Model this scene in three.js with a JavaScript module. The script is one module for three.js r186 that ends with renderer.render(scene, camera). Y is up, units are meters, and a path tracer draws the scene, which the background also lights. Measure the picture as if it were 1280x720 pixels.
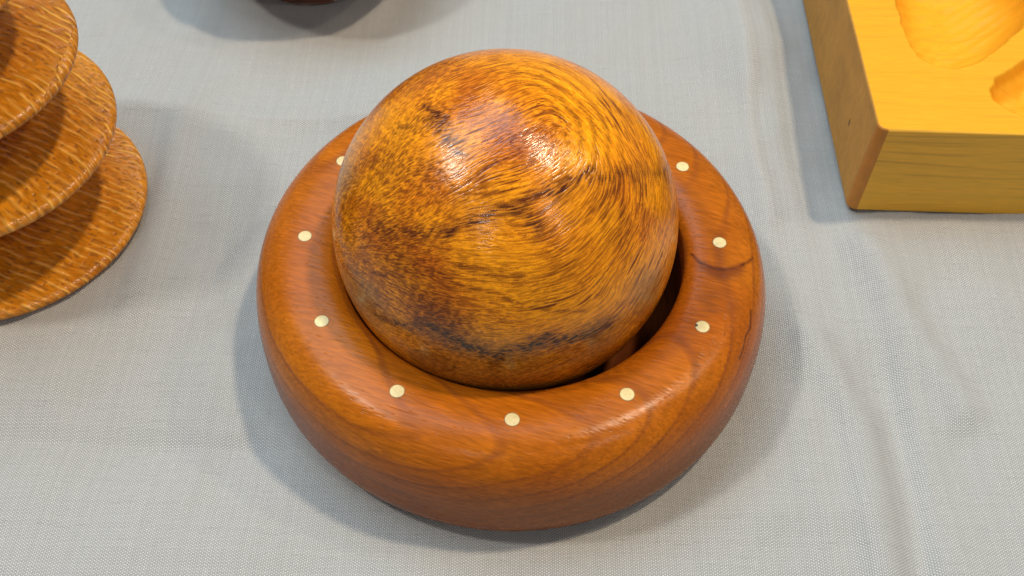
import * as THREE from 'three';
import { RectAreaLightUniformsLib } from 'three/addons/lights/RectAreaLightUniformsLib.js';
import { mergeGeometries } from 'three/addons/utils/BufferGeometryUtils.js';

// ---------- camera, light, exposure ----------
// The scene is laid out in units of 8 cm (the radius of the circle of inlaid dots); S turns them into metres. Table top at y = 0.
const S = 0.08, TABLE = -0.64;
const P = (x, y, z) => new THREE.Vector3(x * S, (y - TABLE) * S, z * S);
const scene = new THREE.Scene();
const camera = new THREE.PerspectiveCamera(29.36, 16 / 9, 0.02, 20);
camera.position.copy(P(-0.0009, 4.0834, 3.3914));
camera.up.set(-0.03183, 0.60448, -0.79599);
camera.lookAt(P(-0.0009 + 0.0014, 4.0834 - 0.79636, 3.3914 - 0.60482));
camera.focus = 4.6 * S; camera.userData.fStop = 40;
const renderer = new THREE.WebGLRenderer({ antialias: true });
renderer.toneMapping = THREE.LinearToneMapping;
renderer.toneMappingExposure = 1.1;
renderer.shadowMap.enabled = true;

const ROOM = new THREE.Color().setRGB(0.13, 0.143, 0.155);
scene.background = ROOM;                                     // the dim hall around the table
function lamp(dir, dist, color, candela, radius) {            // a small ceiling spot shining at the table
  const d = new THREE.Vector3(...dir).normalize().multiplyScalar(dist);
  const l = new THREE.SpotLight(color, candela, 0, 0.6, 0.6, 2);
  l.position.copy(d); l.target.position.set(0, 0, 0);
  l.castShadow = true; l.shadow.radius = radius;
  scene.add(l, l.target);
}
const WARM = new THREE.Color().setRGB(1, 0.80, 0.57), COOL = new THREE.Color().setRGB(0.68, 0.90, 1.03), NEUT = new THREE.Color().setRGB(1, 0.92, 0.80);
lamp([0.33, 0.92, -0.10], 3.5, WARM, 17.5, 6.0);
lamp([0.60, 0.79, -0.14], 3.5, WARM, 3.4, 4.0);
lamp([-0.50, 0.86, 0.02], 3.5, NEUT, 10.5, 8.0);
lamp([0.46, 0.74, 0.46], 3.5, NEUT, 2.4, 6.0);
lamp([-0.2, 0.72, 0.66], 3.5, NEUT, 1.8, 6.0);
RectAreaLightUniformsLib.init();
const panel = new THREE.RectAreaLight(COOL, 4.1, 2.6, 1.8);      // a ceiling panel of cooler light
panel.position.set(-0.9, 3.1, -1.2); panel.lookAt(0, 0, 0); scene.add(panel);

// ---------- noise ----------
function rng(seed) { let s = seed >>> 0; return () => { s = (s + 0x6D2B79F5) >>> 0; let t = Math.imul(s ^ (s >>> 15), 1 | s); t = (t + Math.imul(t ^ (t >>> 7), 61 | t)) ^ t; return ((t ^ (t >>> 14)) >>> 0) / 4294967296; }; }
function h3(x, y, z) { let n = Math.imul(x, 374761393) ^ Math.imul(y, 668265263) ^ Math.imul(z, 1274126177); n = Math.imul(n ^ (n >>> 13), 1274126177); n ^= n >>> 16; return (n >>> 0) / 4294967296; }
const fade = t => t * t * (3 - 2 * t);
function n3(x, y, z) {
  const X = Math.floor(x), Y = Math.floor(y), Z = Math.floor(z), u = fade(x - X), v = fade(y - Y), w = fade(z - Z);
  const a = h3(X, Y, Z), b = h3(X + 1, Y, Z), c = h3(X, Y + 1, Z), d = h3(X + 1, Y + 1, Z), e = h3(X, Y, Z + 1), f = h3(X + 1, Y, Z + 1), g = h3(X, Y + 1, Z + 1), h = h3(X + 1, Y + 1, Z + 1);
  const p = a + (b - a) * u, q = c + (d - c) * u, r = e + (f - e) * u, s = g + (h - g) * u, k = p + (q - p) * v, m = r + (s - r) * v;
  return k + (m - k) * w;
}
function fbm(x, y, z, o = 4) { let s = 0, a = 0.5, t = 0; for (let i = 0; i < o; i++) { s += a * n3(x, y, z); t += a; a *= 0.5; x = x * 2.03 + 17.1; y = y * 2.03 + 5.3; z = z * 2.03 + 9.7; } return s / t; }
const clamp = (x, a = 0, b = 1) => Math.min(b, Math.max(a, x));
const sstep = (a, b, x) => { const t = clamp((x - a) / (b - a)); return t * t * (3 - 2 * t); };
const mix = (a, b, t) => a + (b - a) * t;
const mix3 = (o, c, t) => { o[0] += (c[0] - o[0]) * t; o[1] += (c[1] - o[1]) * t; o[2] += (c[2] - o[2]) * t; };
const enc = c => { c = clamp(c); return Math.round(255 * (c <= 0.0031308 ? c * 12.92 : 1.055 * Math.pow(c, 1 / 2.4) - 0.055)); };
function tex(w, h, data, srgb, repeat) {
  const t = new THREE.DataTexture(data, w, h); t.magFilter = THREE.LinearFilter; t.minFilter = THREE.LinearMipmapLinearFilter;
  t.wrapS = t.wrapT = repeat ? THREE.RepeatWrapping : THREE.ClampToEdgeWrapping;
  if (srgb) t.colorSpace = THREE.SRGBColorSpace;
  t.needsUpdate = true; return t;
}
// fn(u, v, out) fills out = [r, g, b (linear), height 0..1, roughness 0..1]; gives { map, bump, rough }
function surfaceMaps(w, h, fn, wrap) {
  const c = new Uint8Array(w * h * 4), b = new Uint8Array(w * h * 4), r = new Uint8Array(w * h * 4), o = [0, 0, 0, 0.5, 0.5];
  for (let j = 0, k = 0; j < h; j++) for (let i = 0; i < w; i++, k += 4) {
    fn((i + 0.5) / w, (j + 0.5) / h, o, i, j);
    c[k] = enc(o[0]); c[k + 1] = enc(o[1]); c[k + 2] = enc(o[2]); c[k + 3] = 255;
    b[k] = b[k + 1] = b[k + 2] = Math.round(255 * clamp(o[3])); b[k + 3] = 255;
    r[k] = r[k + 1] = r[k + 2] = Math.round(255 * clamp(o[4])); r[k + 3] = 255;
  }
  return { map: tex(w, h, c, true, wrap), bumpMap: tex(w, h, b, false, wrap), roughnessMap: tex(w, h, r, false, wrap) };
}
function polyDist(x, y, pts) {                                // distance to a polyline, and how far along it (0..1)
  let best = 1e9, at = 0;
  for (let i = 0; i + 1 < pts.length; i++) {
    const [ax, ay] = pts[i], [bx, by] = pts[i + 1], dx = bx - ax, dy = by - ay, t = clamp(((x - ax) * dx + (y - ay) * dy) / (dx * dx + dy * dy));
    const d = Math.hypot(x - ax - t * dx, y - ay - t * dy);
    if (d < best) { best = d; at = (i + t) / (pts.length - 1); }
  }
  return [best, at];
}
// ---------- naming ----------
const used = {};
function numbered(n) { const k = used[n] = (used[n] ?? -1) + 1; return k ? `${n}_${String(k).padStart(3, '0')}` : n; }
function thing(name, label, category, pos, group) {
  const g = new THREE.Group(); g.name = numbered(name); g.position.copy(pos); g.userData = { label, category };
  if (group) g.userData.group = group;
  scene.add(g); return g;
}
function part(name, geometry, material, parent) {
  const m = new THREE.Mesh(geometry, material); m.name = name; m.castShadow = m.receiveShadow = true; parent.add(m); return m;
}

// ---------- the tablecloth ----------
{
  const N = 1536, TH = 96, R = rng(11), px = N / TH;
  const warp = [], weft = [];
  for (let i = 0; i < TH; i++) { warp.push(0.95 + 0.10 * R()); weft.push(0.94 + 0.12 * R()); }
  const slub = new Float32Array(TH * TH).fill(1);
  for (let k = 0; k < 45; k++) { const y = Math.floor(R() * TH), x0 = Math.floor(R() * TH), n = 2 + Math.floor(R() * 7), f = 0.88 + 0.09 * R(); for (let i = 0; i < n; i++) slub[y * TH + (x0 + i) % TH] *= f; }
  for (let k = 0; k < 60; k++) { const x = Math.floor(R() * TH), y0 = Math.floor(R() * TH), n = 2 + Math.floor(R() * 4), f = 1.02 + 0.06 * R(); for (let i = 0; i < n; i++) slub[((y0 + i) % TH) * TH + x] *= f; }
  const maps = surfaceMaps(N, N, (u, v, o) => {
    const a = u * TH, b = v * TH, i = Math.floor(a) % TH, j = Math.floor(b) % TH, x = a - Math.floor(a) - 0.5, y = b - Math.floor(b) - 0.5;
    const over = (i + j) % 2 === 0, s = slub[j * TH + i];
    const across = over ? x : y, along = over ? y : x;
    const round = Math.sqrt(Math.max(0, 1 - Math.pow(Math.abs(across) / 0.5, 2.4))), bow = Math.cos(along * Math.PI * 0.9);
    const ply = 0.94 + 0.06 * Math.sin((along * 2 + across * 3) * 6.28);
    const k = (0.44 + 0.56 * round * (0.55 + 0.45 * bow)) * ply * s;
    if (over) { const w = warp[i] * k; o[0] = 0.755 * w; o[1] = 0.758 * w; o[2] = 0.75 * w; }
    else { const w = weft[j] * k; o[0] = 0.465 * w; o[1] = 0.487 * w; o[2] = 0.508 * w; }
    o[3] = over ? 0.25 + 0.75 * round * bow : 0.1 + 0.6 * round * bow; o[4] = 0.9;
  }, true);
  const x0 = -7, x1 = 7, z0 = -7, z1 = 4.5, nx = 420, nz = 345, pos = [], uv = [], idx = [];
  const cusp = (d, w) => Math.exp(-Math.abs(d) / w), soft = (d, w) => Math.exp(-d * d / (w * w));
  const bend = [[1.46, -2.19], [1.43, -1.19], [1.48, -0.41], [1.53, 0.17], [1.48, 0.74], [1.50, 1.08], [1.51, 1.39]];
  const at = (pts, z) => { let i = 0; while (i + 2 < pts.length && z > pts[i + 1][1]) i++; const [ax, az] = pts[i], [bx, bz] = pts[i + 1]; return mix(ax, bx, clamp((z - az) / (bz - az))); };
  const cloth = (x, z) => {
    let h = 0;
    const cx = at(bend, z) + 0.01 * Math.sin(z * 5);
    const wob = (fbm(x * 1.3 + 4, z * 1.3, 2.2, 3) - 0.5), wv = fbm(z * 1.1, 3.3, 7, 2);
    h += 0.019 * cusp(x - cx, 0.17) * (0.55 + 0.9 * wv);
    h += 0.007 * soft(x - cx - 0.17, 0.06) * sstep(0.2, -1.0, z);
    h -= 0.020 * soft(x - 1.93 - 0.05 * Math.sin(z * 2.1), 0.10) * sstep(-0.1, 0.6, z);
    h += 0.020 * cusp(x - 2.02 - 0.03 * Math.sin(z * 3), 0.10) * sstep(-0.5, 0.4, z);
    h += 0.024 * soft(polyDist(x, z, [[1.98, -0.55], [2.13, -0.05], [2.30, 0.45]])[0], 0.12);
    h += 0.020 * soft(polyDist(x, z, [[1.60, 0.1], [1.75, 0.6], [1.72, 1.4]])[0], 0.10);
    h += 0.034 * cusp(z + 1.40 + 0.01 * Math.sin(x * 2), 0.45) * sstep(0.6, -0.9, x) ;
    h -= 0.024 * cusp(z - 0.80 + 0.012 * Math.sin(x * 4), 0.22) * sstep(-0.6, -1.3, x);
    h += 0.018 * soft(x + 1.98, 0.10) * soft(z + 0.9, 0.7);
    h += 0.055 * wob + 0.010 * (fbm(x * 4, z * 4, 9, 3) - 0.5);
    const dx = x - 0.014, dz = z + 0.018, flat = sstep(1.02, 1.5, Math.hypot(dx, dz));       // pressed flat under the things that stand on it
    return 3.4 * h * flat - 0.03;
  };
  for (let j = 0; j <= nz; j++) for (let i = 0; i <= nx; i++) {
    const x = mix(x0, x1, i / nx), z = mix(z0, z1, j / nz);
    const d = sstep(5, 7, Math.max(Math.abs(x) - 0, 0)) + sstep(-5.4, -7, z) + sstep(3, 4.5, z);
    pos.push(x * S, (cloth(x, z) - d * 0.6) * S, z * S); uv.push(x * S / 0.076, -z * S / 0.052);
  }
  for (let j = 0; j < nz; j++) for (let i = 0; i < nx; i++) { const a = j * (nx + 1) + i, b = a + 1, c = a + nx + 1, d = c + 1; idx.push(a, c, b, b, c, d); }
  const g = new THREE.BufferGeometry();
  g.setAttribute('position', new THREE.Float32BufferAttribute(pos, 3)); g.setAttribute('uv', new THREE.Float32BufferAttribute(uv, 2)); g.setIndex(idx); g.computeVertexNormals();
  const m = new THREE.MeshPhysicalMaterial({ map: maps.map, bumpMap: maps.bumpMap, bumpScale: 0.00035, roughness: 0.9, sheen: 0.25, sheenRoughness: 0.6, sheenColor: new THREE.Color(0.8, 0.85, 0.9), side: THREE.DoubleSide });
  const o = new THREE.Mesh(g, m); o.name = 'tablecloth'; o.receiveShadow = o.castShadow = true;
  o.userData = { label: 'pale grey-blue woven tablecloth with faint fold creases under everything', category: 'tablecloth' };
  scene.add(o);
}

// ---------- the ring bowl with inlaid dots ----------
const BX = 0.003, BZ = -0.002;                                  // its centre
const profile = [];                                             // [r, y] from the middle of the cavity floor up over the crown and down to the foot
{
  const RM = 1.268, YT = 0.004, YW = -0.40, YB = TABLE, RB = 1.13, n1 = 2.75, n2 = 3.0;
  for (let i = 0; i <= 8; i++) profile.push([0.60 * i / 8, -0.585]);
  for (let i = 1; i <= 8; i++) { const t = i / 8 * Math.PI / 2; profile.push([0.60 + 0.232 * Math.sin(t), -0.345 - 0.24 * Math.cos(t)]); }
  profile.push([0.832, -0.25], [0.831, -0.15], [0.829, -0.075]);
  for (let i = 1; i <= 12; i++) { const t = i / 12 * Math.PI / 2; profile.push([1.0 - 0.171 * Math.pow(Math.cos(t), 0.72), YT - 0.058 * Math.pow(1 - Math.sin(t), 1.05)]); }
  for (let i = 1; i <= 34; i++) { const t = Math.PI / 2 * (1 - i / 34); profile.push([1 + (RM - 1) * Math.pow(Math.cos(t), 2 / n1), YW + (YT - YW) * Math.pow(Math.sin(t), 2 / n1)]); }
  for (let i = 1; i <= 20; i++) { const t = Math.PI / 2 * i / 20; profile.push([RB + (RM - RB) * Math.pow(Math.cos(t), 2 / n2), YW - (YW - YB) * Math.pow(Math.sin(t), 2 / n2)]); }
  profile.push([0.5, YB], [0, YB]);
}
const arc = [0]; for (let i = 1; i < profile.length; i++) arc.push(arc[i - 1] + Math.hypot(profile[i][0] - profile[i - 1][0], profile[i][1] - profile[i - 1][1]));
const ARC = arc[arc.length - 1];
const profileAt = s => { let i = 1; while (i < arc.length - 1 && arc[i] < s) i++; const t = clamp((s - arc[i - 1]) / (arc[i] - arc[i - 1])); return [mix(profile[i - 1][0], profile[i][0], t), mix(profile[i - 1][1], profile[i][1], t)]; };
const S0 = arc[18], S1 = arc[profile.length - 3];               // the visible stretch, cavity lip to foot, gets the texture
{
  const W = 2048, H = 900, rows = []; for (let j = 0; j < H; j++) rows.push(profileAt(mix(S0, S1, (j + 0.5) / H)));
  const cres = [[1.525, 0.862], [1.46, 0.897], [1.428, 0.956], [1.424, 1.013], [1.447, 1.069], [1.495, 1.126], [1.541, 1.164]];
  const cres2 = [[1.43, 0.917], [1.393, 0.977], [1.403, 1.033], [1.445, 1.088]];
  const crack = [[1.274, 1.173], [1.205, 1.192], [1.15, 1.188], [1.104, 1.2], [1.057, 1.207]], fleck = [[1.118, 1.092], [1.076, 1.107]];
  const maps = surfaceMaps(W, H, (u, v, o, i, j) => {
    const [r, y] = rows[j], a = u * 2 * Math.PI, sx = Math.sin(a), cz = Math.cos(a), x = r * sx, z = r * cz;
    const wx = fbm(x * 1.4, y * 2, z * 1.4, 3) - 0.5, wz = fbm(x * 1.4 + 9, y * 2, z * 1.4 + 4, 3) - 0.5;
    // growth layers: nearly flat sheets, tilted along the grain, so that the rounded crown cuts them in tongues
    const t = y + 0.42 - 0.24 * x + 0.13 * z * z + 0.10 * wx - 0.04 * z;
    const L = t / 0.088 + 0.35 * wz, f = L - Math.floor(L), seed = h3(Math.floor(L), 7, 3);
    const late = Math.exp(-Math.pow((f - 0.9) / 0.095, 2)) + 0.55 * Math.exp(-Math.pow((f - 0.62) / 0.25, 2)) * (0.4 + 0.6 * seed);
    // fibres run along the grain
    const gx = x * 0.955 + z * 0.30 + 0.05 * wz, gz = -x * 0.30 + z * 0.955 + 0.05 * wx;
    const fib = fbm(gx * 11, y * 110, gz * 110, 3) - 0.5, fine = n3(gx * 26, y * 230, gz * 230) - 0.5;
    const broad = fbm(gx * 1.5, y * 7, gz * 5, 4) - 0.5, cloud = fbm(x * 2.2 + 3, y * 2.2, z * 2.2, 3) - 0.5;
    const pore = sstep(0.80, 0.93, n3(gx * 30 + 40, y * 160, gz * 160));
    o[0] = 0.43; o[1] = 0.112; o[2] = 0.004;
    mix3(o, [0.56, 0.160, 0.007], clamp(0.35 + broad * 1.9));
    mix3(o, [0.34, 0.070, 0.004], clamp(0.10 - cloud * 1.5));
    mix3(o, [0.20, 0.050, 0.012], clamp(late * (0.46 + 0.7 * broad)));
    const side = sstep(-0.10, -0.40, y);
    mix3(o, [0.19, 0.050, 0.010], 0.62 * side);  // lower outer side: its shade is painted into the wood colour
    const k = 1 + fib * 0.62 + fine * 0.30; o[0] *= k; o[1] *= k; o[2] *= k;
    mix3(o, [0.14, 0.035, 0.010], pore * 0.22);
    let dent = 0;
    if (a > 0.95 && a < 1.65 && r > 0.83 && y > -0.3) {
      const [d, at] = polyDist(a, r, cres), [d2] = polyDist(a, r, cres2);
      const w = 0.009 * Math.sin(Math.PI * clamp(at * 0.9 + 0.08)) + 0.004, m = 0.55 + 0.6 * n3(x * 40, y * 40, z * 40);
      mix3(o, [0.075, 0.016, 0.005], clamp(Math.exp(-d * d / (w * w)) * 0.95 * m));
      mix3(o, [0.17, 0.040, 0.010], clamp(Math.exp(-d2 * d2 / 0.0009) * 0.75));
      const [d3] = polyDist(a, r, crack), [d4] = polyDist(a, r, fleck), c3 = Math.exp(-Math.pow(d3 / 0.0045, 2)), c4 = Math.exp(-Math.pow(d4 / 0.005, 2)) * (n3(x * 90, 5, z * 90) > 0.45 ? 1 : 0.2);
      mix3(o, [0.03, 0.007, 0.003], clamp(c3 * 0.7 + c4 * 0.6)); dent = c3;
      const kn = Math.hypot((a - 1.235) * 1.05, (r - 1.02) * 0.75); mix3(o, [0.22, 0.06, 0.014], 0.4 * Math.exp(-Math.pow((kn - 0.045) / 0.03, 2)));
    }
    o[3] = 0.55 + fib * 0.35 + fine * 0.25 - pore * 0.5 - late * 0.05 - dent * 0.6; o[4] = 0.27 + fib * 0.08 + pore * 0.2;
  }, true);
  const seg = 192, pos = [], uv = [], idx = [];
  profile.forEach(([r, y], j) => { for (let i = 0; i <= seg; i++) { const a = i / seg * 2 * Math.PI; pos.push(r * Math.sin(a) * S, (y - TABLE) * S, r * Math.cos(a) * S); uv.push(i / seg, clamp((arc[j] - S0) / (S1 - S0), 0.001, 0.999)); } });
  for (let j = 0; j + 1 < profile.length; j++) for (let i = 0; i < seg; i++) { const a = j * (seg + 1) + i, b = a + 1, c = a + seg + 1, d = c + 1; idx.push(a, b, c, b, d, c); }
  const g = new THREE.BufferGeometry(); g.setAttribute('position', new THREE.Float32BufferAttribute(pos, 3)); g.setAttribute('uv', new THREE.Float32BufferAttribute(uv, 2)); g.setIndex(idx.map((v, k) => idx[k - k % 3 + [0, 2, 1][k % 3]])); g.computeVertexNormals();
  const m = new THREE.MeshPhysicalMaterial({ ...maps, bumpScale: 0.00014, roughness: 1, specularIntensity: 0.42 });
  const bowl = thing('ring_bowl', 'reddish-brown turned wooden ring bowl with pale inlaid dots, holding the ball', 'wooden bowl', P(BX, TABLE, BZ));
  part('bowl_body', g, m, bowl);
  const shadedHollow = surfaceMaps(512, 256, (u, v, o) => { const a = u * 6.2832, f = fbm(Math.sin(a) * 9, v * 40, Math.cos(a) * 9, 3) - 0.5; o[0] = 0.12; o[1] = 0.028; o[2] = 0.004; const k = 1 + f; o[0] *= k; o[1] *= k; o[2] *= k; o[3] = 0.5 + f * 0.4; o[4] = 0.6; }, true);  // cavity lining: the shade around the ball is put into this dark brown
  part('cavity', new THREE.LatheGeometry(profile.slice(0, 19).map(([r, y]) => new THREE.Vector2(r * S * 0.9975, (y - TABLE + 0.002) * S)), 128), new THREE.MeshPhysicalMaterial({ ...shadedHollow, bumpScale: 0.0001, roughness: 1, specularIntensity: 0.2, side: THREE.DoubleSide }), bowl);
  // twelve pale dots let into the crown
  const NR = 0.0345;
  for (let k = 0; k < 12; k++) {
    const a = k * Math.PI / 6 + 0.0214, R = rng(50 + k);
    const dm = surfaceMaps(64, 64, (u, v, o) => {
      const x = u - 0.5, y = v - 0.5, q = fbm(u * 5 + k * 9, v * 5, k, 3) - 0.5, d = Math.hypot(x, y) * 2, sp = n3(u * 26 + k, v * 26, k * 3);
      const pale = 0.9 + 0.14 * h3(k, 4, 4); o[0] = 0.82 * pale; o[1] = 0.68 * pale; o[2] = 0.34 * pale; const s = 1 + q * 0.3 - 0.2 * sstep(0.70, 0.9, sp); o[0] *= s; o[1] *= s; o[2] *= s;
      mix3(o, [0.16, 0.06, 0.015], 0.85 * sstep(0.84, 0.97, d));
      if (k === 2) mix3(o, [0.03, 0.012, 0.005], sstep(0.14, 0.08, Math.hypot(x + 0.40, y - 0.08)));
      o[3] = 0.5 + q * 0.3; o[4] = 0.45;
    });
    const dot = new THREE.CylinderGeometry(NR * S, NR * S, 0.030 * S, 28, 1);
    const dome = new THREE.SphereGeometry(NR * S, 28, 6, 0, Math.PI * 2, 0, Math.PI / 2); dome.scale(1, 0.09, 1); dome.translate(0, 0.0150 * S, 0);
    const pa = dome.attributes.position, ua = dome.attributes.uv; for (let i = 0; i < pa.count; i++) ua.setXY(i, 0.5 + pa.getX(i) / (2 * NR * S), 0.5 - pa.getZ(i) / (2 * NR * S));
    const side = new THREE.CylinderGeometry(NR * S, NR * S, 0.030 * S, 28, 1, true), us = side.attributes.uv; for (let i = 0; i < us.count; i++) us.setXY(i, 0.5, 0.02);
    const peg = part('inlaid_dot', mergeGeometries([dome, side]), new THREE.MeshPhysicalMaterial({ ...dm, bumpScale: 0.00008, roughness: 1, clearcoat: 0.15, clearcoatRoughness: 0.4 }), bowl);
    peg.position.set(1.0 * Math.sin(a) * S, (0.0045 - TABLE - 0.0150 - 0.0008) * S, 1.0 * Math.cos(a) * S);
    peg.position.x -= 0.0; peg.rotation.y = k === 2 ? 0 : R() * 6;
  }
}

// ---------- the ball ----------
{
  const N = 1700, HALF = 2.0;                                   // an equal-area map of the whole ball about its pole
  const toChart = (dx, dy) => { const rho = Math.hypot(dx, dy) || 1e-6, b = Math.asin(Math.min(rho, 0.999) * 0.1545), al = Math.asin(Math.min(rho, 0.999)) - b * 1.0, q = 2 * Math.sin(al / 2) / rho; return [dx * q, dy * q]; };
  const C = pts => pts.map(p => toChart(...p));
  // which way the grain runs at places on the ball, in degrees
  const FLOW = [[-0.75, 0.58, 50], [-0.66, 0.72, 45], [-0.43, 0.81, 40], [-0.33, 0.67, 35], [-0.15, 0.91, 15], [0.08, 0.93, 0], [-0.15, 0.67, 30], [0.04, 0.67, 20], [0.27, 0.81, -22], [0.43, 0.67, -52], [0.47, 0.47, -75], [0.5, 0.67, -50], [0.69, 0.49, -60], [0.78, 0.25, -80], [-0.15, 0.39, 40], [0.04, 0.3, 35], [0.22, 0.28, 35], [0.41, 0.35, 30], [-0.8, 0.39, 45], [-0.89, 0.16, 35], [-0.84, -0.07, 10], [-0.61, -0.12, 5], [-0.43, 0.07, 30], [-0.29, -0.12, -5], [-0.06, -0.21, -10], [0.22, -0.21, 12], [0.41, -0.12, 35], [0.59, 0.02, 50], [0.73, 0.16, 75], [0.82, -0.03, 80], [0.69, -0.26, 50], [0.5, -0.45, 35], [0.27, -0.54, 20], [0.04, -0.59, 5], [-0.33, -0.45, -10], [-0.61, -0.5, -20], [-0.75, -0.45, -30], [-0.8, -0.68, -40], [-0.33, -0.82, -10], [0.04, -0.87, 0], [0.41, -0.78, 25], [0.73, -0.5, 50], [0.92, -0.26, 65]]
    .map(([x, y, d]) => [...toChart(x, y), Math.cos(2 * d * Math.PI / 180), Math.sin(2 * d * Math.PI / 180)]);
  const G = 128, field = new Float32Array(G * G * 2);
  for (let j = 0; j < G; j++) for (let i = 0; i < G; i++) {
    const x = ((i + 0.5) / G * 2 - 1) * HALF, y = ((j + 0.5) / G * 2 - 1) * HALF; let c = 0, s = 0;
    for (const [fx, fy, a, b] of FLOW) { const d = (x - fx) ** 2 + (y - fy) ** 2, w = 1 / (d * Math.sqrt(d) + 0.004); c += a * w; s += b * w; }
    let th = 0.5 * Math.atan2(s, c); th += 0.9 * (fbm(x * 3.2 + 31, y * 3.2, 4, 3) - 0.5);
    field[(j * G + i) * 2] = Math.cos(2 * th); field[(j * G + i) * 2 + 1] = Math.sin(2 * th);
  }
  const dirX = new Float32Array(N * N), dirY = new Float32Array(N * N);
  for (let j = 0; j < N; j++) for (let i = 0; i < N; i++) {
    const gx = clamp((i + 0.5) / N * G - 0.5, 0, G - 1.001), gy = clamp((j + 0.5) / N * G - 0.5, 0, G - 1.001), X = Math.floor(gx), Y = Math.floor(gy), u = gx - X, v = gy - Y, k = (Y * G + X) * 2, m = k + G * 2;
    const c = mix(mix(field[k], field[k + 2], u), mix(field[m], field[m + 2], u), v), s = mix(mix(field[k + 1], field[k + 3], u), mix(field[m + 1], field[m + 3], u), v), th = 0.5 * Math.atan2(s, c);
    dirX[j * N + i] = Math.cos(th); dirY[j * N + i] = Math.sin(th);
  }
  function smear(src, len, step) {                              // noise drawn out along the grain
    const out = new Float32Array(N * N);
    for (let j = 0; j < N; j++) for (let i = 0; i < N; i++) {
      const X = (i + 0.5) / N * 2 - 1, Y = (j + 0.5) / N * 2 - 1; if (X * X + Y * Y > 0.86) { out[j * N + i] = 0.5; continue; }
      let sum = src[j * N + i], n = 1;
      for (const sg of [1, -1]) {
        let x = i, y = j, px = sg * dirX[j * N + i], py = sg * dirY[j * N + i];
        for (let q = 0; q < len; q++) {
          x += px * step; y += py * step; const xi = Math.round(x), yi = Math.round(y); if (xi < 0 || yi < 0 || xi >= N || yi >= N) break;
          const k = yi * N + xi; let dx = dirX[k], dy = dirY[k]; if (dx * px + dy * py < 0) { dx = -dx; dy = -dy; }
          px = dx; py = dy; const w = 1 - q / len; sum += src[k] * w; n += w;
        }
      }
      out[j * N + i] = sum / n;
    }
    let m = 0, v = 0, c = 0; for (let k = 0; k < N * N; k += 7) if (out[k] !== 0.5) { m += out[k]; c++; } m /= c; for (let k = 0; k < N * N; k += 7) if (out[k] !== 0.5) v += (out[k] - m) ** 2; v = Math.sqrt(v / c);
    for (let k = 0; k < N * N; k++) out[k] = out[k] === 0.5 ? 0 : (out[k] - m) / v;
    return out;
  }
  const R = rng(5), white = new Float32Array(N * N), coarse = new Float32Array(N * N);
  for (let k = 0; k < N * N; k++) white[k] = R();
  for (let j = 0; j < N; j++) for (let i = 0; i < N; i++) { let s = 0; for (let b = -1; b <= 1; b++) for (let a = -1; a <= 1; a++) s += white[((j + b + N) % N) * N + (i + a + N) % N]; coarse[j * N + i] = s / 9; }
  const wide = new Float32Array(N * N); for (let j = 0; j < N; j++) for (let i = 0; i < N; i++) wide[j * N + i] = n3(i / 9, j / 9, 3.3);
  const longS = smear(coarse, 16, 1.2), shortS = smear(coarse, 6, 1.0), wideS = smear(wide, 12, 1.6);
  const specks = new Float32Array(N * N); for (let k = 0; k < N * N; k++) specks[k] = Math.pow(sstep(0.60, 0.72, coarse[k]), 1) + 1e-4 * white[k];
  const dashS = smear(specks, 9, 1.1);
  const mid = new Float32Array(N * N); for (let j = 0; j < N; j++) for (let i = 0; i < N; i++) mid[j * N + i] = n3(i / 3.3, j / 3.3, 8.8);
  const lineS = smear(mid, 26, 1.5);
  const strokes = [                                             // dark figure in the wood: [line, width, strength, colour]
    [C([[-0.333, -0.084], [-0.148, 0.019], [0.083, 0.136], [0.315, 0.182], [0.5, 0.322]]), 0.045, 0.85, 1], [C([[0.037, 0.089], [0.139, -0.005], [0.20, -0.03]]), 0.06, 0.7, 1],
    [C([[0.523, 0.229], [0.731, 0.299], [0.94, 0.322]]), 0.06, 0.65, 1], [C([[-0.5, 0.64], [-0.389, 0.533], [-0.264, 0.43]]), 0.045, 0.75, 1], [C([[-0.64, 0.52], [-0.40, 0.56]]), 0.06, 0.45, 1],
    [C([[-0.727, -0.542], [-0.519, -0.612], [-0.38, -0.636], [-0.241, -0.729], [-0.056, -0.762], [0.13, -0.729], [0.269, -0.682], [0.5, -0.645], [0.639, -0.551]]), 0.055, 0.95, 0],
    [C([[0.685, 0.206], [0.708, -0.028], [0.662, -0.168]]), 0.035, 0.5, 2], [C([[-0.935, -0.262], [-0.333, -0.332], [0.037, -0.449], [0.5, -0.472]]), 0.02, 0.55, 2],
    [C([[-0.333, -0.051], [-0.519, -0.075], [-0.75, -0.051]]), 0.06, 0.7, 1], [C([[-0.611, -0.215], [-0.542, -0.402], [-0.333, -0.589]]), 0.12, 0.65, 2], [C([[0.315, -0.051], [0.5, 0.042], [0.639, 0.182]]), 0.04, 0.45, 1],
    [C([[-0.356, -0.168], [-0.148, -0.285], [0.083, -0.308]]), 0.05, 0.55, 2], [C([[-0.18, 0.20], [-0.42, 0.26], [-0.75, 0.33]]), 0.16, 0.5, 2], [C([[0.55, 0.75], [0.70, 0.55], [0.80, 0.35]]), 0.06, 0.3, 2],
    [C([[-0.06, -0.80], [-0.03, -0.92]]), 0.07, 0.5, 2], [C([[-0.95, 0.0], [-0.90, 0.25]]), 0.07, 0.35, 2], [C([[0.2, -0.35], [0.45, -0.2], [0.62, 0.0]]), 0.10, 0.35, 2]];
  const DARK = [[0.040, 0.020, 0.009], [0.095, 0.020, 0.005], [0.19, 0.040, 0.003]];
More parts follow.
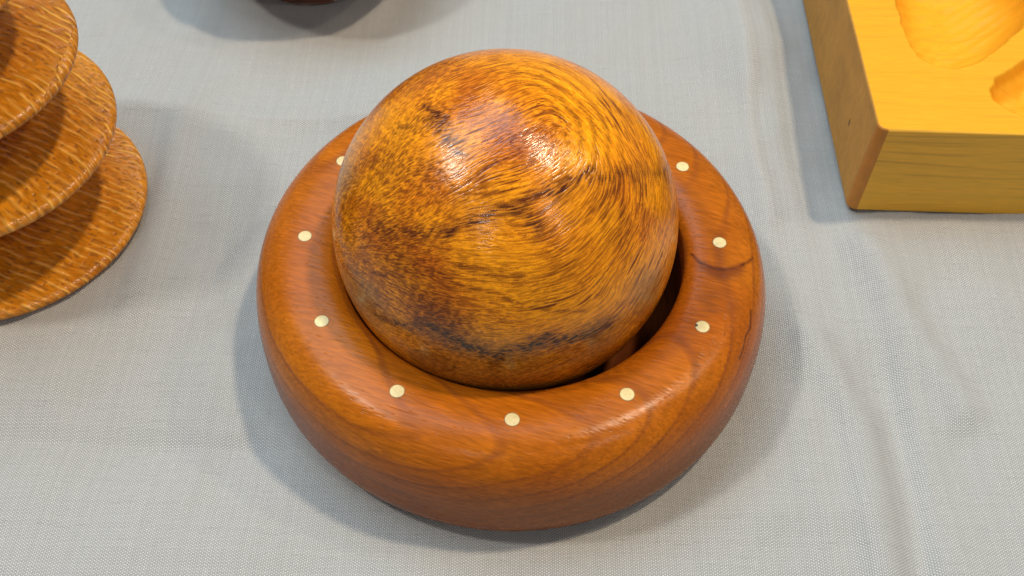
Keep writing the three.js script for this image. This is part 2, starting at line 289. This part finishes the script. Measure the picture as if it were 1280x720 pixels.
  const tan = [[...toChart(-0.84, -0.46), 0.26, 0.8], [...toChart(0.84, -0.36), 0.22, 0.65], [...toChart(0.6, -0.62), 0.16, 0.5], [...toChart(-0.93, 0.25), 0.16, 0.45], [...toChart(-0.2, -0.9), 0.5, 0.25]];
  const knot = toChart(-0.403, -0.822);
  const maps = surfaceMaps(N, N, (u, v, o, i, j) => {
    const x = (u * 2 - 1) * HALF, y = (v * 2 - 1) * HALF, k = j * N + i, w1 = fbm(x * 5, y * 5, 1, 3) - 0.5, w2 = fbm(x * 5 + 7, y * 5, 8, 3) - 0.5, w3 = n3(x * 26, y * 26, 5) - 0.5;
    // mottled (short) figure to the lower left, drawn-out grain elsewhere
    const mott = clamp(0.2 + 0.8 * sstep(0.1, -0.5, x + 0.15 * y + 0.8 * w1) + 0.5 * sstep(-0.3, -0.8, y) + 0.75 * Math.exp(-((x - 0.27) ** 2 + (y - 0.48) ** 2) / 0.05));
    const quilt = Math.sin((x * 0.95 + y * 0.3 + 0.10 * w1) * 70) * Math.sin((y - 0.2 * x + 0.12 * w2) * 62);
    const pn = n3(x * 62 + 0.6 * w1 * 10, y * 78, 12), peb = sstep(0.45, 0.75, pn) - 0.45;
    const g = Math.tanh(0.9 * mix(longS[k], shortS[k] * 0.8 + quilt * 0.5, mott)) * 1.25, big = wideS[k], cloud = fbm(x * 2.1 + 3, y * 2.1, 6, 3) - 0.5;
    const rad = Math.hypot(x - 0.02, y - 0.42), rings = Math.sin((rad + 0.05 * w1) * 78) * sstep(0.22, 0.36, rad) * sstep(0.75, 0.5, rad) * sstep(-0.1, 0.25, x) * sstep(0.2, 0.45, y);
    o[0] = 0.80; o[1] = 0.235; o[2] = 0.002;
    mix3(o, [0.95, 0.36, 0.004], clamp(0.34 + 0.16 * g + cloud * 1.3 + w2 * 0.8));
    mix3(o, [0.36, 0.072, 0.002], clamp(0.10 - cloud * 1.9 - w2 * 1.3 - 0.22 * g));
    mix3(o, [0.42, 0.175, 0.014], 0.75 * sstep(-0.55, -1.15, y + 0.5 * w1));
    for (const [tx, ty, tr, ts] of tan) { const d = Math.hypot(x - tx + 0.2 * w1, y - ty + 0.2 * w2); mix3(o, [0.27, 0.15, 0.045], ts * sstep(tr * 1.3, tr * 0.3, d)); }
    for (const [pts, wd, st, c] of strokes) {
      const [d0, t] = polyDist(x + 0.12 * w1 + 0.02 * w3, y + 0.12 * w2, pts); const d = d0 / (wd * (0.55 + 0.6 * n3(t * 6, wd * 50, 2)));
      if (d < 3) mix3(o, DARK[c], clamp((c === 0 ? 1.0 : 1.05) * st * Math.exp(-Math.pow(d, 1.6)) * (0.85 - 0.38 * g)));
    }
    const kx = (x - knot[0]) / 0.155 + 0.3 * w1, ky = (y - knot[1]) / 0.085 + 0.3 * w2, kd = Math.hypot(kx, ky); mix3(o, [0.30, 0.10, 0.010], 0.7 * sstep(1, 0.8, kd)); mix3(o, [0.035, 0.015, 0.006], 0.6 * Math.exp(-Math.pow((kd - 1) / 0.09, 2)) * (0.5 + n3(x * 20, y * 20, 3)));
    const kx2 = Math.hypot((x - toChart(0.42, -0.36)[0]) / 0.05, (y - toChart(0.42, -0.36)[1]) / 0.035 + 1.2 * w1); mix3(o, [0.05, 0.02, 0.006], 0.18 * Math.exp(-Math.pow((kx2 - 1) / 0.25, 2)));
    const dense = clamp(0.55 - 1.5 * cloud - 1.1 * w1), pore = sstep(0.7, 2.4, dashS[k]) * (0.35 + 0.65 * dense); mix3(o, [0.12, 0.018, 0.002], pore * 0.95);
    const ln = sstep(0.55, 1.6, -lineS[k]) * clamp(0.80 - 0.7 * mott + 1.6 * w2 - 0.9 * cloud); mix3(o, [0.16, 0.028, 0.002], ln * 0.92);
    const s = clamp(1 + g * 0.22 + rings * 0.30 + peb * mott * 0.30 , 0.3, 1.7); o[0] *= s; o[1] *= s; o[2] *= s;
    o[3] = 0.5 + g * 0.14 + rings * 0.10 - pore * 0.15 - ln * 0.15; o[4] = 0.20 + 0.03 * g;
  });
  const g = new THREE.SphereGeometry(1, 160, 120), p = g.attributes.position, uvs = g.attributes.uv;
  for (let i = 0; i < p.count; i++) { const X = p.getX(i), Y = clamp(p.getY(i), -1, 1), Z = p.getZ(i), q = Math.hypot(X, Z), r = 2 * Math.sin(Math.acos(Y) / 2) * 0.999; uvs.setXY(i, 0.5 + (q > 1e-6 ? X / q * r : 0) / (2 * HALF), 0.5 - (q > 1e-6 ? Z / q * r : 0) / (2 * HALF)); }
  g.scale(0.794 * S, 0.789 * S, 0.789 * S);
  const m = new THREE.MeshPhysicalMaterial({ ...maps, bumpScale: 0.0002, roughness: 1, specularIntensity: 0.9 });
  const b = new THREE.Mesh(g, m); b.name = 'wooden_ball'; b.castShadow = b.receiveShadow = true;
  b.position.copy(P(-0.034, 0.208, 0.069)); b.rotation.x = 0.710;
  b.userData = { label: 'large glossy golden-brown figured wooden ball resting in the ring bowl', category: 'wooden ball' };
  scene.add(b);
}

// ---------- the tiered stand at the left ----------
{
  const maps = surfaceMaps(1024, 1024, (u, v, o) => {
    const x = (u - 0.5) * 2.2, y = (v - 0.5) * 2.2;
    const a = 0.42 + 0.25 * (fbm(x * 0.8, y * 0.8, 1, 2) - 0.5), gx = x * Math.cos(a) - (-y) * Math.sin(-a) * -1, c = Math.cos(a), s = Math.sin(a);
    const al = x * c - y * s, ac = x * s + y * c + 0.10 * (fbm(x * 3, y * 3, 3, 3) - 0.5);       // along and across the rays
    const row = ac / 0.046, r0 = Math.floor(row), f = row - r0, sh = h3(r0, 3, 9), len = 0.20 + 0.18 * h3(r0, 8, 1);
    const q = al / len + sh * 7, q0 = Math.floor(q), fq = q - q0, lift = h3(q0, r0, 4);
    const on = Math.exp(-Math.pow((f - 0.35 - 0.3 * lift + 0.25 * (fq - 0.5)) / 0.18, 2)) * sstep(0.02, 0.18, fq) * sstep(0.98, 0.75, fq) * (0.25 + 0.95 * lift);
    const fl = n3(al * 30, ac * 120, 2) - 0.5, dk = sstep(0.66, 0.88, n3(al * 34 + 7, ac * 85, 6)), cl = fbm(x * 2, y * 2, 5, 3) - 0.5, band = fbm(ac * 1.2, al * 9, 11, 3) - 0.5;
    o[0] = 0.54; o[1] = 0.180; o[2] = 0.008; mix3(o, [0.68, 0.26, 0.012], clamp(0.4 + cl * 1.6 + band)); mix3(o, [0.14, 0.04, 0.006], dk * 0.40);
    mix3(o, [0.95, 0.47, 0.08], clamp(on * 1.0)); const k = 1 + fl * 0.5; o[0] *= k; o[1] *= k; o[2] *= k;
    o[3] = 0.4 + on * 0.5 - dk * 0.25 + fl * 0.2; o[4] = 0.30 + dk * 0.15;
  }, true);
  const m = new THREE.MeshPhysicalMaterial({ ...maps, bumpScale: 0.0009, roughness: 1, });
  const t = thing('tiered_stand', 'flecked golden-brown wooden stand of round tiers at the left edge', 'tiered stand', P(-2.885, TABLE, -0.632));
  const tier = (r, y, h, turn) => {
    const pts = []; pts.push([0, y - 0.045 * h], [r * 0.86, y - h]);
    for (let i = 0; i <= 12; i++) { const a = -Math.PI / 2 + i / 12 * Math.PI; pts.push([r - h * 0.55 + h * 0.55 * Math.cos(a), y - h * 0.5 + h * 0.5 * Math.sin(a)]); }
    pts.push([r * 0.80, y + 0.012], [r * 0.45, y + 0.02], [0, y + 0.02]); pts[0][1] = y - h;
    const g = new THREE.LatheGeometry(pts.map(([a, b]) => new THREE.Vector2(a * S, (b - TABLE) * S)), 120), p = g.attributes.position, uv = g.attributes.uv, c = Math.cos(turn), s = Math.sin(turn);
    for (let i = 0; i < p.count; i++) { const x = p.getX(i) / S, z = p.getZ(i) / S, e = Math.min(0, p.getY(i) / S + TABLE - y) * 0.6, q = Math.hypot(x, z) || 1, X = x - x / q * e, Z = z - z / q * e; uv.setXY(i, 0.5 + y * 0.37 + (X * c - Z * s) / 2.2, 0.5 + y * 0.61 - (X * s + Z * c) / 2.2); }
    part('tier', g, m, t);
  };
  tier(0.818, -0.560, 0.068, 0.05); tier(0.793, 0.0, 0.066, -0.1); tier(0.738, 0.5, 0.066, -0.02); tier(0.66, 1.0, 0.066, 0.1);
  part('post', new THREE.CylinderGeometry(0.10 * S, 0.12 * S, 1.66 * S, 32).translate(0, 0.85 * S, 0), m, t);
}

// ---------- the carved block at the upper right ----------
{
  const X0 = 1.918, Z0 = -0.836, LX = 2.1, LZ = 2.4, Ht = -TABLE, RC = 0.055;      // corner, length to the right and to the back, height
  const inside = (px, pz, pts) => { let c = false; for (let i = 0, j = pts.length - 1; i < pts.length; j = i++) { const [a, b] = pts[i], [d, e] = pts[j]; if ((b > pz) !== (e > pz) && px < (d - a) * (pz - b) / (e - b) + a) c = !c; } return c; };
  const h1 = [[2.30, -2.6], [2.214, -1.928], [2.21, -1.711], [2.222, -1.52], [2.254, -1.423], [2.331, -1.361], [2.439, -1.346], [2.563, -1.398], [2.703, -1.513], [2.824, -1.636], [2.918, -1.732], [3.05, -2.0], [3.05, -2.6]];
  const h2 = [[3.2, -1.62], [2.84, -1.431], [2.737, -1.34], [2.644, -1.27], [2.591, -1.178], [2.593, -1.096], [2.649, -1.024], [2.723, -0.978], [3.0, -0.95], [3.4, -1.1]];
  const depth = (x, z) => {
    let d = 0;
    const wx = x + 0.016 * (fbm(x * 14, z * 14, 3, 2) - 0.5), wz = z + 0.016 * (fbm(x * 14 + 5, z * 14, 9, 2) - 0.5);
    for (const [h, dp, w] of [[h1, 0.30, 0.10], [h2, 0.15, 0.10]]) if (inside(wx, wz, h)) {
      const e = polyDist(wx, wz, [...h, h[0]])[0];
      d = dp * (1 - Math.exp(-e / w)) + 0.030 * sstep(0, 0.016, e) + (0.020 * (fbm(x * 9, z * 6, 2, 3) - 0.5) + 0.010 * Math.abs(Math.sin(x * 20 + z * 34 + 4 * fbm(x * 5, z * 5, 1, 2)))) * sstep(0, 0.08, e);
    }
    return d;
  };
  const wood = (dark) => surfaceMaps(512, 512, (u, v, o) => {
    const x = u * 2.2, y = v * 2.2, w = fbm(x * 0.7, y * 2, 4, 3) - 0.5, l = fbm(x * 1.2, y * 26 + w * 5, 2, 4) - 0.5, f = n3(x * 14, y * 170, 6) - 0.5, st = sstep(0.55, 0.75, fbm(x * 1.1, y * 46 + w * 9, 8, 3));
    o[0] = 0.90; o[1] = 0.48; o[2] = 0.035; mix3(o, [0.84, 0.43, 0.028], clamp(0.4 + l * 2)); mix3(o, [0.66, 0.33, 0.03], st * dark * 0.8); const k = 1 + f * 0.12 + l * 0.22 * (0.4 + dark); o[0] *= k; o[1] *= k; o[2] *= k;
    o[3] = 0.5 + f * 0.3 + l * 0.3; o[4] = 0.55;
  }, true);
  const endGrain = surfaceMaps(512, 512, (u, v, o) => {
    const x = u * 2.2, y = v * 2.2, c = fbm(x * 3, y * 6, 4, 4) - 0.5, f = n3(x * 60, y * 18, 6) - 0.5, g = n3(x * 120, y * 120, 2) - 0.5;
    o[0] = 0.52; o[1] = 0.25; o[2] = 0.04; const k = 1 + c * 0.4 + f * 0.16 + g * 0.10; o[0] *= k; o[1] *= k; o[2] *= k;
    mix3(o, [0.10, 0.04, 0.01], sstep(0.022, 0.008, Math.hypot(x - 0.35, (y - 0.30) * 0.6)) * 0.8); o[3] = 0.5 + g * 0.3 + c * 0.3; o[4] = 0.7;
  }, true);
  const t = thing('carved_block', 'thick yellow wooden block with carved hollows at the upper right', 'carved block', P(X0, TABLE, Z0));
  // outline with rounded corners, pulled in by e; local x to the right, z to the back (negative)
  const outline = (e) => { const q = []; for (const [cx, cz, a0] of [[RC, -RC, Math.PI], [RC, -LZ + RC, Math.PI / 2], [LX - RC, -LZ + RC, 0], [LX - RC, -RC, -Math.PI / 2]]) for (let i = 0; i <= 8; i++) { const a = a0 + (1 - i / 8) * Math.PI / 2; q.push([cx + (RC - e) * Math.cos(a), cz - (RC - e) * Math.sin(a)]); } return q; };
  const strip = (from, to) => {                                // the wall between two corners of the outline, from foot to top edge
    const rows = [[0.012, 0], [0.002, 0.006], [0, 0.02], [0, Ht * 0.5], [0, Ht - 0.012], [0.003, Ht - 0.004], [0.010, Ht]], pos = [], uv = [], idx = [], n = to - from;
    for (const [e, y] of rows) { const q = outline(e); let s = 0; for (let i = from; i <= to; i++) { const [x, z] = q[i % q.length], [ax, az] = q[(i + q.length - 1) % q.length]; if (i > from) s += Math.hypot(x - ax, z - az); pos.push(x * S, y * S, z * S); uv.push(s / 2.2, y / 2.2); } }
    for (let j = 0; j + 1 < rows.length; j++) for (let i = 0; i < n; i++) { const a = j * (n + 1) + i, b = a + 1, c = a + n + 1, d = c + 1; idx.push(a, c, b, b, c, d); }
    const g = new THREE.BufferGeometry(); g.setAttribute('position', new THREE.Float32BufferAttribute(pos, 3)); g.setAttribute('uv', new THREE.Float32BufferAttribute(uv, 2)); g.setIndex(idx); g.computeVertexNormals(); return g;
  };
  const side = new THREE.MeshPhysicalMaterial({ ...wood(1), bumpScale: 0.0001, roughness: 1 }), end = new THREE.MeshStandardMaterial({ ...endGrain, bumpScale: 0.0001, roughness: 1 });
  part('front_face', strip(27, 36), side, t); part('left_face', strip(8, 9), end, t);
  part('corner_edge', strip(0, 8), new THREE.MeshStandardMaterial({ ...endGrain, color: new THREE.Color().setRGB(0.95, 0.78, 0.5), bumpScale: 0.0001, roughness: 0.8 }), t); part('back_and_right_faces', strip(9, 27), side, t);
  const pos = [], uv = [], idx = [], IN = 0.010, nx = 190, nz = 210, rr = RC - IN;
  for (let j = 0; j <= nz; j++) for (let i = 0; i <= nx; i++) {
    let x = mix(IN, LX - IN, i / nx), z = -mix(IN, LZ - IN, j / nz);
    for (const [cx, cz, sx, sz] of [[RC, -RC, -1, 1], [LX - RC, -RC, 1, 1]]) if ((x - cx) * sx > 0 && (z - cz) * sz > 0) { const d = Math.hypot(x - cx, z - cz); if (d > rr) { x = cx + (x - cx) / d * rr; z = cz + (z - cz) / d * rr; } }
    pos.push(x * S, (Ht - depth(x + X0, z + Z0)) * S, z * S); uv.push(x / 2.2 + 0.03, -z / 2.2);
  }
  for (let j = 0; j < nz; j++) for (let i = 0; i < nx; i++) { const a = j * (nx + 1) + i, b = a + 1, c = a + nx + 1, d = c + 1; idx.push(a, b, c, b, d, c); }
  const g = new THREE.BufferGeometry(); g.setAttribute('position', new THREE.Float32BufferAttribute(pos, 3)); g.setAttribute('uv', new THREE.Float32BufferAttribute(uv, 2)); g.setIndex(idx); g.computeVertexNormals();
  part('carved_top', g, new THREE.MeshPhysicalMaterial({ ...wood(0.3), color: new THREE.Color().setRGB(0.98, 0.85, 0.5), bumpScale: 0.0001, roughness: 1, specularIntensity: 0.5 }), t);
}

// ---------- the dark bowl at the top ----------
{
  const maps = surfaceMaps(512, 256, (u, v, o) => {
    const a = u * 6.283, x = Math.cos(a), z = Math.sin(a), l = fbm(x * 3, v * 22, z * 3, 4) - 0.5, f = n3(x * 20, v * 120, z * 20) - 0.5;
    o[0] = 0.16; o[1] = 0.045; o[2] = 0.014; mix3(o, [0.07, 0.02, 0.008], clamp(0.4 + l * 2.2)); const k = 1 + f * 0.3; o[0] *= k; o[1] *= k; o[2] *= k; o[3] = 0.5 + f * 0.4; o[4] = 0.35;
  }, true);
  const pts = [[0, 0], [0.40, 0], [0.435, 0.012], [0.45, 0.04], [0.45, 0.07], [0.50, 0.13], [0.62, 0.26], [0.72, 0.40], [0.78, 0.54], [0.79, 0.66], [0.775, 0.68], [0.75, 0.66], [0.72, 0.54], [0.66, 0.42], [0.54, 0.28], [0.40, 0.18], [0, 0.12]];
  const g = new THREE.LatheGeometry(new THREE.SplineCurve(pts.map(([a, b]) => new THREE.Vector2(a * S, b * S))).getPoints(80), 96);
  const t = thing('dark_bowl', 'dark reddish-brown turned wooden bowl, only its foot showing at the top edge', 'wooden bowl', P(-1.42, TABLE, -2.95));
  part('bowl_body', g, new THREE.MeshPhysicalMaterial({ ...maps, bumpScale: 0.0001, roughness: 1, clearcoat: 0.4, clearcoatRoughness: 0.2 }), t);
}
renderer.render(scene, camera);
